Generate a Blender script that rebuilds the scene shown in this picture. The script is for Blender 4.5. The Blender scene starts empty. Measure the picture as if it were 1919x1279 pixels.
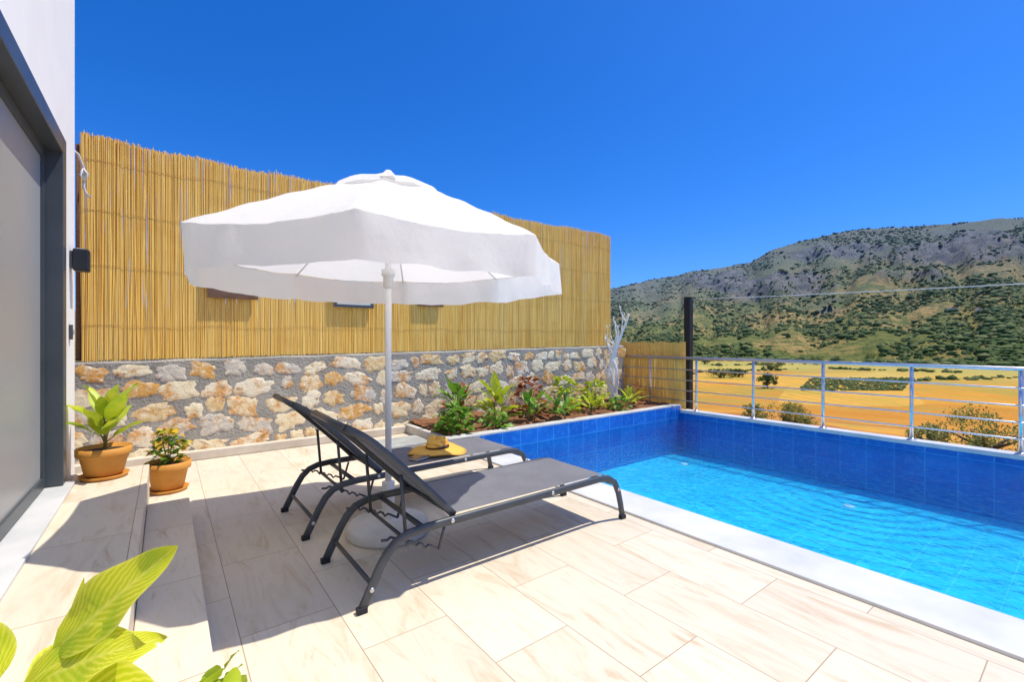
import bpy, bmesh, math, random
import numpy as np
from mathutils import Vector, Matrix, noise
R = random.Random(11)
S = bpy.context.scene
COL = S.collection
PI = math.pi
YAW = math.radians(37.3)
F = 853.0
FW = Vector((math.sin(YAW), math.cos(YAW), 0)); RT = Vector((math.cos(YAW), -math.sin(YAW), 0)); UP = Vector((0, 0, 1))

# ------------------------------------------------------------------ mesh helper
class MB:
    def __init__(s): s.v = []; s.f = []; s.uv = []; s.sm = []
    def V(s, p): s.v.append((p[0], p[1], p[2])); return len(s.v) - 1
    def Fc(s, idx, uv=None, smooth=False):
        s.f.append(tuple(idx)); s.uv.append(uv); s.sm.append(smooth)
    def box(s, x0, x1, y0, y1, z0, z1):
        b = len(s.v)
        for z in (z0, z1):
            for x, y in ((x0, y0), (x1, y0), (x1, y1), (x0, y1)): s.V((x, y, z))
        for q in ((3, 2, 1, 0), (4, 5, 6, 7), (0, 1, 5, 4), (1, 2, 6, 5), (2, 3, 7, 6), (3, 0, 4, 7)):
            s.Fc([b + i for i in q])
        return s
    def tube(s, path, r, n=8, caps=True, flat=None):
        P = [Vector(p) for p in path]
        rr = r if isinstance(r, (list, tuple)) else [r] * len(P)
        rings = []; prev = None
        for i, p in enumerate(P):
            d = (P[min(i + 1, len(P) - 1)] - P[max(i - 1, 0)]).normalized()
            if prev is None:
                a = d.orthogonal().normalized()
            else:
                a = (prev - d * prev.dot(d)); a = a.normalized() if a.length > 1e-6 else d.orthogonal().normalized()
            prev = a; b = d.cross(a)
            q = []
            for k in range(n):
                o = (a * math.cos(2 * PI * k / n) + b * math.sin(2 * PI * k / n)) * rr[i]
                if flat is not None: o = o - flat * (o.dot(flat) * .62)
                q.append(s.V(p + o))
            rings.append(q)
        for i in range(len(P) - 1):
            for k in range(n):
                s.Fc([rings[i][k], rings[i][(k + 1) % n], rings[i + 1][(k + 1) % n], rings[i + 1][k]], smooth=True)
        if caps:
            s.Fc(rings[0][::-1]); s.Fc(rings[-1])
        return s
    def sweep(s, path, y, wy, t):           # rectangular bar along an x-z path, at side y
        P = [Vector((p[0], 0, p[1])) for p in path]; rings = []
        for i, p in enumerate(P):
            d = (P[min(i + 1, len(P) - 1)] - P[max(i - 1, 0)]).normalized()
            nn = Vector((-d.z, 0, d.x))
            q = []
            for a, b in ((-1, -.6), (-.6, -1), (.6, -1), (1, -.6), (1, .6), (.6, 1), (-.6, 1), (-1, .6)):
                q.append(s.V((p.x + nn.x * t / 2 * a, y + wy / 2 * b, p.z + nn.z * t / 2 * a)))
            rings.append(q)
        for i in range(len(P) - 1):
            for k in range(8):
                s.Fc([rings[i][k], rings[i][(k + 1) % 8], rings[i + 1][(k + 1) % 8], rings[i + 1][k]], smooth=True)
        s.Fc(rings[0][::-1]); s.Fc(rings[-1])
        return s
    def lathe(s, prof, c=(0, 0, 0), n=32, wob=None):
        rings = []
        for i, (r, z) in enumerate(prof):
            q = []
            for k in range(n):
                a = 2 * PI * k / n; rr = r; zz = z
                if wob: rr, zz = wob(i, a, r, z)
                q.append(s.V((c[0] + rr * math.cos(a), c[1] + rr * math.sin(a), c[2] + zz)))
            rings.append(q)
        for i in range(len(prof) - 1):
            for k in range(n):
                s.Fc([rings[i][k], rings[i][(k + 1) % n], rings[i + 1][(k + 1) % n], rings[i + 1][k]], smooth=True)
        if prof[0][0] > 1e-4: s.Fc(rings[0][::-1])
        if prof[-1][0] > 1e-4: s.Fc(rings[-1])
        return s
    def quad(s, a, b, c, d, uv=None, smooth=False):
        s.Fc([s.V(a), s.V(b), s.V(c), s.V(d)], uv, smooth); return s
    def leaf(s, p, d, L, W, droop=.2, fold=.25, n=8, twist=0, shape=.8, normal=None):
        p = Vector(p); d = Vector(d).normalized()
        side = d.cross(normal if normal is not None else UP)
        side = side.normalized() if side.length > 1e-3 else Vector((1, 0, 0))
        if twist: side = Matrix.Rotation(twist, 3, d) @ side
        nn = side.cross(d).normalized()
        rows = []
        for i in range(n + 1):
            t = i / n
            w = W * .5 * max(0, math.sin(PI * min(1, t ** shape))) ** .8 + .002 * (1 - t)
            c = p + d * L * t - UP * droop * L * t * t
            wv = .06 * W * math.sin(t * 13 + p.x * 40)
            rows.append((s.V(c - side * w + nn * (fold * w + wv)), s.V(c), s.V(c + side * w + nn * (fold * w - wv)), t))
        for i in range(n):
            a, b = rows[i], rows[i + 1]
            s.Fc([a[0], a[1], b[1], b[0]], [(0, a[3]), (.5, a[3]), (.5, b[3]), (0, b[3])], True)
            s.Fc([a[1], a[2], b[2], b[1]], [(.5, a[3]), (1, a[3]), (1, b[3]), (.5, b[3])], True)
        return s
    def build(s, name, m=None, parent=None, bevel=0, loc=None):
        me = bpy.data.meshes.new(name); me.from_pydata(s.v, [], s.f)
        me.polygons.foreach_set('use_smooth', s.sm)
        if any(u is not None for u in s.uv):
            ul = me.uv_layers.new(name='UVMap'); k = 0
            for f, u in zip(s.f, s.uv):
                for j in range(len(f)):
                    ul.data[k].uv = u[j] if u else (0, 0); k += 1
        me.update()
        o = bpy.data.objects.new(name, me); COL.objects.link(o)
        if m: me.materials.append(m)
        if parent: o.parent = parent
        if loc: o.location = loc
        if bevel:
            b = o.modifiers.new('bevel', 'BEVEL'); b.width = bevel; b.segments = 2; b.limit_method = 'ANGLE'
        return o

def tag(o, label=None, cat=None, group=None, kind=None):
    if label: o['label'] = label
    if cat: o['category'] = cat
    if group: o['group'] = group
    if kind: o['kind'] = kind
    return o
def empty(name, loc=(0, 0, 0), rz=0):
    o = bpy.data.objects.new(name, None); COL.objects.link(o); o.location = loc; o.rotation_euler = (0, 0, rz)
    o.empty_display_size = .1
    return o
def copy_tree(o, parent=None):
    c = o.copy(); COL.objects.link(c)
    if parent: c.parent = parent
    for ch in o.children: copy_tree(ch, c)
    return c

# ------------------------------------------------------------------ materials
def newmat(name):
    m = bpy.data.materials.new(name); m.use_nodes = True
    nt = m.node_tree; b = nt.nodes['Principled BSDF']
    return m, nt, b
def N(nt, t, **kw):
    n = nt.nodes.new(t)
    for k, v in kw.items(): setattr(n, k, v)
    return n
def L(nt, a, b): nt.links.new(a, b)
def mixc(nt, fac, a, b, bt='MIX'):
    n = nt.nodes.new('ShaderNodeMix'); n.data_type = 'RGBA'; n.blend_type = bt
    for sock, val in ((n.inputs[0], fac), (n.inputs[6], a), (n.inputs[7], b)):
        if hasattr(val, 'is_linked'): nt.links.new(val, sock)
        elif isinstance(val, (tuple, list)): sock.default_value = (*val[:3], 1)
        else: sock.default_value = val
    return n.outputs[2]
def math_(nt, op, a, b=None, c=None, clamp=False):
    n = nt.nodes.new('ShaderNodeMath'); n.operation = op; n.use_clamp = clamp
    for i, v in enumerate((a, b, c)):
        if v is None: continue
        if hasattr(v, 'is_linked'): nt.links.new(v, n.inputs[i])
        else: n.inputs[i].default_value = v
    return n.outputs[0]
def ramp(nt, fac, stops, interp='LINEAR'):
    n = nt.nodes.new('ShaderNodeValToRGB'); cr = n.color_ramp; cr.interpolation = interp
    while len(cr.elements) < len(stops): cr.elements.new(.5)
    for e, (p, c) in zip(cr.elements, stops):
        e.position = p; e.color = (*c, 1) if len(c) == 3 else c
    nt.links.new(fac, n.inputs[0]); return n.outputs[0]
def noise_(nt, vec, scale, detail=4, rough=.55, dist=0):
    n = N(nt, 'ShaderNodeTexNoise'); n.inputs['Scale'].default_value = scale; n.inputs['Detail'].default_value = detail
    n.inputs['Roughness'].default_value = rough; n.inputs['Distortion'].default_value = dist
    if vec is not None: nt.links.new(vec, n.inputs['Vector'])
    return n.outputs['Fac']
def coords(nt, scale=(1, 1, 1), kind='Object'):
    t = N(nt, 'ShaderNodeTexCoord'); mp = N(nt, 'ShaderNodeMapping'); mp.inputs['Scale'].default_value = scale
    L(nt, t.outputs[kind], mp.inputs['Vector']); return mp.outputs[0]
def bump(nt, b, h, strength=.3, dist=.01):
    n = N(nt, 'ShaderNodeBump'); n.inputs['Strength'].default_value = strength; n.inputs['Distance'].default_value = dist
    L(nt, h, n.inputs['Height']); L(nt, n.outputs[0], b.inputs['Normal']); return n
def pbr(name, c1, c2=None, scale=5, rough=.6, metal=0, bmp=0, bscale=60, bdist=.005, stretch=(1, 1, 1), rnd=0, spec=.5, lo=.35, hi=.65, trans=0):
    m, nt, b = newmat(name)
    b.inputs['Roughness'].default_value = rough; b.inputs['Metallic'].default_value = metal
    b.inputs['Specular IOR Level'].default_value = spec
    vec = coords(nt, stretch)
    c2 = c2 or tuple(x * .8 for x in c1)
    col = ramp(nt, noise_(nt, vec, scale, 6), [(lo, c1), (hi, c2)])
    if rnd:
        g = N(nt, 'ShaderNodeNewGeometry')
        hs = N(nt, 'ShaderNodeHueSaturation')
        v = math_(nt, 'MULTIPLY_ADD', g.outputs['Random Per Island'], rnd * 2, 1 - rnd)
        L(nt, v, hs.inputs['Value']); L(nt, col, hs.inputs['Color']); col = hs.outputs[0]
    L(nt, col, b.inputs['Base Color'])
    bn = None
    if bmp: bn = bump(nt, b, noise_(nt, vec, bscale, 3), bmp, bdist)
    if trans:
        tr = N(nt, 'ShaderNodeBsdfTranslucent'); L(nt, col, tr.inputs['Color'])
        if bn: L(nt, bn.outputs[0], tr.inputs['Normal'])
        mx = N(nt, 'ShaderNodeMixShader'); mx.inputs[0].default_value = trans
        out = nt.nodes['Material Output']
        L(nt, b.outputs[0], mx.inputs[1]); L(nt, tr.outputs[0], mx.inputs[2]); L(nt, mx.outputs[0], out.inputs['Surface'])
    return m

MT = {}
MT['stucco'] = pbr('white_stucco', (.91, .88, .82), (.87, .84, .78), 3, .85, bmp=.4, bscale=160, bdist=.004)
MT['anthracite'] = pbr('anthracite_metal', (.05, .062, .072), (.065, .077, .088), 4, .38, bmp=.05)
MT['black'] = pbr('black_metal', (.014, .016, .021), (.020, .022, .027), 6, .55, spec=.3)
MT['doorglass'] = pbr('grey_door_panel', (.31, .315, .31), (.36, .365, .36), .6, .35)
MT['marble'] = pbr('grey_white_marble', (.65, .65, .64), (.48, .49, .50), 2.2, .4, bmp=.05, lo=.4, hi=.75)
MT['mortar'] = pbr('grey_mortar', (.43, .40, .335), (.29, .275, .235), 3.5, .95, bmp=1, bscale=38, bdist=.02)
MT['frame'] = pbr('lounger_frame_paint', (.045, .052, .060), (.058, .064, .072), 9, .42)
MT['bolt'] = pbr('steel_bolt', (.65, .65, .66), None, 5, .3, metal=.8)
MT['plastic'] = pbr('white_plastic', (.82, .81, .78), (.76, .75, .72), 3, .4)
MT['baseplastic'] = pbr('shade_greyed_white_plastic', (.62, .60, .56), (.52, .50, .46), 5, .5)  # white plastic, its colour greyed for the shade the base stands in
MT['inlet'] = pbr('pale_blue_plastic', (.45, .70, .80), (.40, .65, .75), 3, .4)
MT['polewhite'] = pbr('white_painted_pole', (.88, .87, .85), (.84, .83, .81), 5, .35)
MT['canvas'] = pbr('white_canvas', (.94, .92, .88), (.92, .90, .86), 2, .85, bmp=.32, bscale=7, bdist=.03, trans=.46)
MT['steel'] = pbr('brushed_steel', (.78, .79, .80), (.68, .69, .71), 12, .28, metal=.8)
MT['terracotta'] = pbr('terracotta', (.62, .28, .04), (.53, .22, .032), 7, .7, bmp=.15, bscale=40)
MT['soil'] = pbr('red_soil', (.28, .115, .042), (.16, .068, .03), 14, .95, bmp=1, bscale=30, bdist=.04)
MT['potsoil'] = pbr('potting_soil', (.07, .045, .03), (.035, .025, .018), 30, .95, bmp=1, bscale=60, bdist=.02)
MT['green'] = pbr('green_leaf', (.20, .38, .03), (.10, .25, .02), 9, .45, rnd=.4, trans=.35)
MT['lime'] = pbr('lime_leaf', (.54, .58, .03), (.32, .46, .025), 9, .45, rnd=.3, trans=.4)
MT['redleaf'] = pbr('red_leaf', (.44, .10, .02), (.24, .11, .02), 9, .45, rnd=.45, trans=.35)
MT['orangeleaf'] = pbr('orange_leaf', (.66, .32, .03), (.55, .45, .03), 9, .45, rnd=.35, trans=.35)
MT['flower'] = pbr('red_flower', (.7, .04, .02), (.6, .02, .02), 9, .5, trans=.3)
MT['stem'] = pbr('green_stem', (.18, .24, .05), (.20, .15, .05), 9, .6)
MT['bark'] = pbr('tree_bark', (.13, .10, .075), (.08, .06, .045), 5, .9, bmp=.6, bscale=20)
MT['drift'] = pbr('bleached_driftwood', (.93, .91, .87), (.78, .75, .70), 9, .85, bmp=.6, bscale=30, bdist=.01, stretch=(1, 1, .3))
MT['wire'] = pbr('pale_cable', (.7, .7, .68), None, 5, .5)
MT['wood'] = pbr('brown_wood', (.20, .10, .045), (.13, .065, .03), 8, .6, stretch=(1, 1, 6))
MT['tie'] = pbr('rusty_tie_wire', (.50, .28, .08), (.38, .2, .06), 8, .6)
MT['picture'] = pbr('pale_green_board', (.55, .65, .55), (.70, .73, .64), 4, .4)
MT['darkboard'] = pbr('dark_brown_board', (.14, .07, .05), (.19, .10, .06), 4, .5)
MT['slab'] = pbr('grey_slab', (.40, .41, .38), (.30, .31, .29), 6, .8, bmp=.3)
MT['plinth'] = pbr('pale_plinth', (.68, .60, .48), (.56, .48, .37), 5, .8, bmp=.3)
MT['edge'] = pbr('pale_bed_edge', (.60, .57, .52), (.47, .45, .41), 5, .7, bmp=.2)
MT['concrete'] = pbr('concrete', (.4, .39, .37), (.3, .29, .28), 3, .9, bmp=.4)
MT['oliveleaf'] = pbr('olive_leaf', (.30, .33, .085), (.18, .23, .05), .6, .6, rnd=.45, trans=.3)
MT['treeleaf'] = pbr('tree_leaf', (.10, .16, .035), (.06, .10, .022), .6, .6, rnd=.5, trans=.25)
MT['paper'] = pbr('book_pages', (.75, .72, .62), None, 50, .8)
MT['cover'] = pbr('book_cover', (.45, .22, .06), (.12, .06, .03), 6, .5)
MT['band'] = pbr('dark_hat_band', (.10, .05, .03), (.07, .035, .02), 8, .7)

def reed_mat():
    m, nt, b = newmat('dry_reed'); b.inputs['Roughness'].default_value = .55
    b.inputs['Specular IOR Level'].default_value = .35
    g = N(nt, 'ShaderNodeNewGeometry')
    base = ramp(nt, g.outputs['Random Per Island'], [(0, (.74, .38, .06)), (.15, (.95, .59, .12)), (.5, (.98, .66, .16)), (.75, (.90, .51, .08)), (.9, (.98, .76, .28)), (1, (.78, .42, .07))])
    v = coords(nt, (110, 110, 2.6))
    n = noise_(nt, v, 1.0, 3)
    c = mixc(nt, ramp(nt, n, [(.45, (0, 0, 0)), (.7, (.35, .35, .35))]), base, (.62, .29, .04))
    v2 = coords(nt, (1, 1, .6))
    c = mixc(nt, ramp(nt, noise_(nt, v2, 1.3, 5), [(.4, (0, 0, 0)), (.75, (.5, .5, .5))]), c, (.98, .72, .23))
    v3 = coords(nt, (.8, 1, 2.0))
    c = mixc(nt, ramp(nt, noise_(nt, v3, 1.7, 6, .65), [(.55, (0, 0, 0)), (.75, (.35, .35, .35))]), c, (.70, .32, .05))
    L(nt, c, b.inputs['Base Color'])
    return m
MT['reed'] = reed_mat()

def stone_mat():
    m, nt, b = newmat('rubble_stone'); b.inputs['Roughness'].default_value = .85
    g = N(nt, 'ShaderNodeNewGeometry'); v = coords(nt)
    base = ramp(nt, g.outputs['Random Per Island'], [(0, (.90, .74, .45)), (.2, (.91, .81, .59)), (.36, (.82, .60, .28)), (.50, (.90, .79, .52)), (.68, (.76, .42, .11)), (.78, (.62, .57, .48)), (.90, (.92, .84, .66))], 'CONSTANT')
    c = mixc(nt, ramp(nt, noise_(nt, v, 5, 7, .7), [(.49, (0, 0, 0)), (.59, (.85, .85, .85))]), base, (.74, .33, .05))
    c = mixc(nt, ramp(nt, noise_(nt, v, 14, 6, .75), [(.47, (0, 0, 0)), (.66, (.9, .9, .9))]), c, (.94, .85, .62))
    c = mixc(nt, ramp(nt, noise_(nt, v, 10, 8, .75), [(.55, (0, 0, 0)), (.68, (.8, .8, .8))]), c, (.32, .20, .09))
    L(nt, c, b.inputs['Base Color'])
    bump(nt, b, noise_(nt, v, 18, 9, .75), .75, .03)
    return m
MT['stone'] = stone_mat()

def tile_mat(name, bw=.8, rh=.4):
    m, nt, b = newmat(name); b.inputs['Specular IOR Level'].default_value = .3
    t = N(nt, 'ShaderNodeTexCoord'); sp = N(nt, 'ShaderNodeSeparateXYZ'); L(nt, t.outputs['Object'], sp.inputs[0])
    cb = N(nt, 'ShaderNodeCombineXYZ'); L(nt, math_(nt, 'ADD', sp.outputs[1], 20.1), cb.inputs[0]); L(nt, math_(nt, 'ADD', sp.outputs[0], 20.14), cb.inputs[1])
    br = N(nt, 'ShaderNodeTexBrick'); br.offset = .5; br.offset_frequency = 2
    for k, v in (('Scale', 1), ('Mortar Size', .0024), ('Mortar Smooth', .2), ('Brick Width', bw), ('Row Height', rh), ('Bias', 0)): br.inputs[k].default_value = v
    br.inputs['Color1'].default_value = (0, 0, 0, 1); br.inputs['Color2'].default_value = (1, 1, 1, 1); br.inputs['Mortar'].default_value = (.5, .5, .5, 1)
    L(nt, cb.outputs[0], br.inputs['Vector'])
    rb = N(nt, 'ShaderNodeRGBToBW'); L(nt, br.outputs['Color'], rb.inputs[0])
    off = math_(nt, 'MULTIPLY', rb.outputs[0], 37.0)
    x = math_(nt, 'MULTIPLY', sp.outputs[0], 9.0); y = math_(nt, 'MULTIPLY_ADD', sp.outputs[1], 1.8, off)
    cv = N(nt, 'ShaderNodeCombineXYZ'); L(nt, x, cv.inputs[0]); L(nt, y, cv.inputs[1]); L(nt, off, cv.inputs[2])
    g1 = noise_(nt, cv.outputs[0], 1.0, 8, .68, .8)
    c = ramp(nt, g1, [(.28, (.53, .405, .26)), (.42, (.65, .555, .42)), (.52, (.70, .615, .485)), (.60, (.68, .585, .45)), (.72, (.50, .37, .235))])
    hs = N(nt, 'ShaderNodeHueSaturation'); L(nt, c, hs.inputs['Color'])
    L(nt, math_(nt, 'MULTIPLY_ADD', rb.outputs[0], .09, .935), hs.inputs['Value'])
    wear = noise_(nt, t.outputs['Object'], 1.1, 6, .6)
    c = mixc(nt, ramp(nt, wear, [(.45, (0,) * 3), (.75, (.3,) * 3)]), hs.outputs[0], (.62, .51, .37))
    c = mixc(nt, br.outputs['Fac'], c, (.38, .285, .19))
    L(nt, c, b.inputs['Base Color'])
    n = N(nt, 'ShaderNodeBump'); n.inputs['Strength'].default_value = .4; n.inputs['Distance'].default_value = .003; n.invert = True
    L(nt, br.outputs['Fac'], n.inputs['Height']); L(nt, n.outputs[0], b.inputs['Normal'])
    L(nt, ramp(nt, g1, [(.3, (.42,) * 3), (.7, (.58,) * 3)]), b.inputs['Roughness'])
    return m
MT['tile'] = tile_mat('cream_stone_tile')

def pool_mat(name, c1, c2, cm, hi, lo_, ms=.004):
    m, nt, b = newmat(name); b.inputs['Roughness'].default_value = .25
    g = N(nt, 'ShaderNodeNewGeometry'); v = N(nt, 'ShaderNodeVectorMath', operation='ADD'); L(nt, g.outputs['Position'], v.inputs[0]); v.inputs[1].default_value = (10, 10, 10)
    sp = N(nt, 'ShaderNodeSeparateXYZ'); L(nt, v.outputs[0], sp.inputs[0])
    sn = N(nt, 'ShaderNodeSeparateXYZ'); L(nt, g.outputs['Normal'], sn.inputs[0])
    ax = math_(nt, 'GREATER_THAN', math_(nt, 'ABSOLUTE', sn.outputs[0]), .5)
    az = math_(nt, 'GREATER_THAN', math_(nt, 'ABSOLUTE', sn.outputs[2]), .5)
    u = N(nt, 'ShaderNodeMix'); L(nt, ax, u.inputs[0]); L(nt, sp.outputs[0], u.inputs[2]); L(nt, sp.outputs[1], u.inputs[3])
    w = N(nt, 'ShaderNodeMix'); L(nt, az, w.inputs[0]); L(nt, sp.outputs[2], w.inputs[2]); L(nt, sp.outputs[1], w.inputs[3])
    cb = N(nt, 'ShaderNodeCombineXYZ'); L(nt, u.outputs[0], cb.inputs[0]); L(nt, w.outputs[0], cb.inputs[1])
    br = N(nt, 'ShaderNodeTexBrick'); br.offset = 0
    for k, vv in (('Scale', 1), ('Mortar Size', ms), ('Brick Width', .30), ('Row Height', .30)): br.inputs[k].default_value = vv
    br.inputs['Color1'].default_value = (*c1, 1); br.inputs['Color2'].default_value = (*c2, 1); br.inputs['Mortar'].default_value = (*cm, 1)
    L(nt, cb.outputs[0], br.inputs['Vector'])
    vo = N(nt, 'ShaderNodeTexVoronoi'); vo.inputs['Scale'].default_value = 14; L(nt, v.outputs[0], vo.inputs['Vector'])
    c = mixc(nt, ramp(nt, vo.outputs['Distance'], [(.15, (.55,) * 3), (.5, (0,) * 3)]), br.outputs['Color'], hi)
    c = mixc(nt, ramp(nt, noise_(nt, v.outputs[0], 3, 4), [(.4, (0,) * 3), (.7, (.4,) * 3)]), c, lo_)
    L(nt, c, b.inputs['Base Color'])
    return m
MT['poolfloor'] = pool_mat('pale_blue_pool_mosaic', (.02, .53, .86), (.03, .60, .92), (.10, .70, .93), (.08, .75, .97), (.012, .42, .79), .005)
MT['poolwall'] = pool_mat('blue_pool_mosaic', (.005, .11, .46), (.012, .16, .56), (.06, .30, .66), (.03, .27, .68), (.002, .065, .36), .007)  # blue wall tile, darkened further to paint in the far wall's shaded band

def water_mat():
    m, nt, b = newmat('pool_water'); nt.nodes.remove(b); out = nt.nodes['Material Output']
    v = coords(nt, (1, 1, 1))
    n1 = noise_(nt, v, 2.2, 3, .5, .6); n2 = noise_(nt, v, 13, 3, .6, 1.5)
    vm = N(nt, 'ShaderNodeVectorMath', operation='SUBTRACT'); L(nt, v, vm.inputs[0]); vm.inputs[1].default_value = (4.9, 1.35, -.10)
    ln = N(nt, 'ShaderNodeVectorMath', operation='LENGTH'); L(nt, vm.outputs[0], ln.inputs[0])
    ring = math_(nt, 'SINE', math_(nt, 'MULTIPLY_ADD', n1, 6, math_(nt, 'MULTIPLY', ln.outputs['Value'], 42)))
    fall = math_(nt, 'POWER', 2.7, math_(nt, 'MULTIPLY', ln.outputs['Value'], -.6))
    h = math_(nt, 'ADD', math_(nt, 'MULTIPLY_ADD', n2, .6, n1), math_(nt, 'MULTIPLY', math_(nt, 'MULTIPLY', ring, fall), .22))
    bp = N(nt, 'ShaderNodeBump'); bp.inputs['Strength'].default_value = .4; bp.inputs['Distance'].default_value = .08; L(nt, h, bp.inputs['Height'])
    tr = N(nt, 'ShaderNodeBsdfTransparent'); tr.inputs[0].default_value = (.86, .98, 1, 1)
    rf = N(nt, 'ShaderNodeBsdfRefraction'); rf.inputs['IOR'].default_value = 1.05; rf.inputs['Color'].default_value = (.86, .98, 1, 1); rf.inputs['Roughness'].default_value = 0
    bp2 = N(nt, 'ShaderNodeBump'); bp2.inputs['Strength'].default_value = .9; bp2.inputs['Distance'].default_value = .2; L(nt, h, bp2.inputs['Height']); L(nt, bp2.outputs[0], rf.inputs['Normal'])
    m1 = N(nt, 'ShaderNodeMixShader'); m1.inputs[0].default_value = .15; L(nt, tr.outputs[0], m1.inputs[1]); L(nt, rf.outputs[0], m1.inputs[2])
    gl = N(nt, 'ShaderNodeBsdfGlossy'); gl.inputs['Roughness'].default_value = .03; L(nt, bp.outputs[0], gl.inputs['Normal'])
    fr = N(nt, 'ShaderNodeFresnel'); fr.inputs['IOR'].default_value = 1.31; L(nt, bp.outputs[0], fr.inputs['Normal'])
    m2 = N(nt, 'ShaderNodeMixShader'); L(nt, fr.outputs[0], m2.inputs[0]); L(nt, m1.outputs[0], m2.inputs[1]); L(nt, gl.outputs[0], m2.inputs[2])
    L(nt, m2.outputs[0], out.inputs['Surface'])
    return m
MT['water'] = water_mat()

def sling_mat():
    m, nt, b = newmat('grey_sling_mesh'); b.inputs['Roughness'].default_value = .7
    v = coords(nt)
    w1 = N(nt, 'ShaderNodeTexWave'); w1.bands_direction = 'X'; w1.inputs['Scale'].default_value = 60; L(nt, v, w1.inputs['Vector'])
    w2 = N(nt, 'ShaderNodeTexWave'); w2.bands_direction = 'Y'; w2.inputs['Scale'].default_value = 60; L(nt, v, w2.inputs['Vector'])
    f = math_(nt, 'MULTIPLY', w1.outputs['Fac'], w2.outputs['Fac'])
    c = mixc(nt, f, (.14, .142, .16), (.26, .26, .28))
    c = mixc(nt, ramp(nt, noise_(nt, v, 5, 5), [(.35, (0,) * 3), (.7, (.35,) * 3)]), c, (.27, .27, .29))
    L(nt, c, b.inputs['Base Color']); bump(nt, b, f, .3, .002)
    tr = N(nt, 'ShaderNodeBsdfTranslucent'); L(nt, c, tr.inputs['Color'])
    mx = N(nt, 'ShaderNodeMixShader'); mx.inputs[0].default_value = .2
    L(nt, b.outputs[0], mx.inputs[1]); L(nt, tr.outputs[0], mx.inputs[2]); L(nt, mx.outputs[0], nt.nodes['Material Output'].inputs['Surface'])
    return m
MT['sling'] = sling_mat()

def straw_mat():
    m, nt, b = newmat('straw'); b.inputs['Roughness'].default_value = .7
    v = coords(nt)
    w = N(nt, 'ShaderNodeTexWave'); w.wave_type = 'RINGS'; w.rings_direction = 'Z'; w.inputs['Scale'].default_value = 22; w.inputs['Distortion'].default_value = 1.5; L(nt, v, w.inputs['Vector'])
    L(nt, mixc(nt, w.outputs['Fac'], (.62, .30, .035), (.92, .54, .09)), b.inputs['Base Color']); bump(nt, b, w.outputs['Fac'], .6, .004)
    return m
MT['straw'] = straw_mat()

def varieg_mat():
    m, nt, b = newmat('variegated_leaf'); b.inputs['Roughness'].default_value = .26
    u = N(nt, 'ShaderNodeUVMap'); sp = N(nt, 'ShaderNodeSeparateXYZ'); L(nt, u.outputs[0], sp.inputs[0])
    a = math_(nt, 'ABSOLUTE', math_(nt, 'SUBTRACT', sp.outputs[0], .5))
    v = coords(nt); n = noise_(nt, v, 14, 4)
    ph = math_(nt, 'ADD', math_(nt, 'SUBTRACT', math_(nt, 'MULTIPLY', sp.outputs[1], 85), math_(nt, 'MULTIPLY', a, 60)), math_(nt, 'MULTIPLY', n, 9))
    s = math_(nt, 'MULTIPLY_ADD', math_(nt, 'SINE', ph), .5, .5)
    c = mixc(nt, ramp(nt, s, [(.35, (0,) * 3), (.85, (.6,) * 3)]), (.60, .66, .02), (.92, .86, .10))
    c = mixc(nt, ramp(nt, n, [(.50, (0,) * 3), (.66, (.65,) * 3)]), c, (.36, .56, .02))
    c = mixc(nt, ramp(nt, a, [(.0, (.6,) * 3), (.06, (0,) * 3), (.42, (0,) * 3), (.5, (.6,) * 3)]), c, (.93, .89, .16))
    L(nt, c, b.inputs['Base Color'])
    tr = N(nt, 'ShaderNodeBsdfTranslucent'); L(nt, c, tr.inputs['Color'])
    mx = N(nt, 'ShaderNodeMixShader'); mx.inputs[0].default_value = .42
    L(nt, b.outputs[0], mx.inputs[1]); L(nt, tr.outputs[0], mx.inputs[2]); L(nt, mx.outputs[0], nt.nodes['Material Output'].inputs['Surface'])
    return m
MT['varieg'] = varieg_mat()

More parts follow.
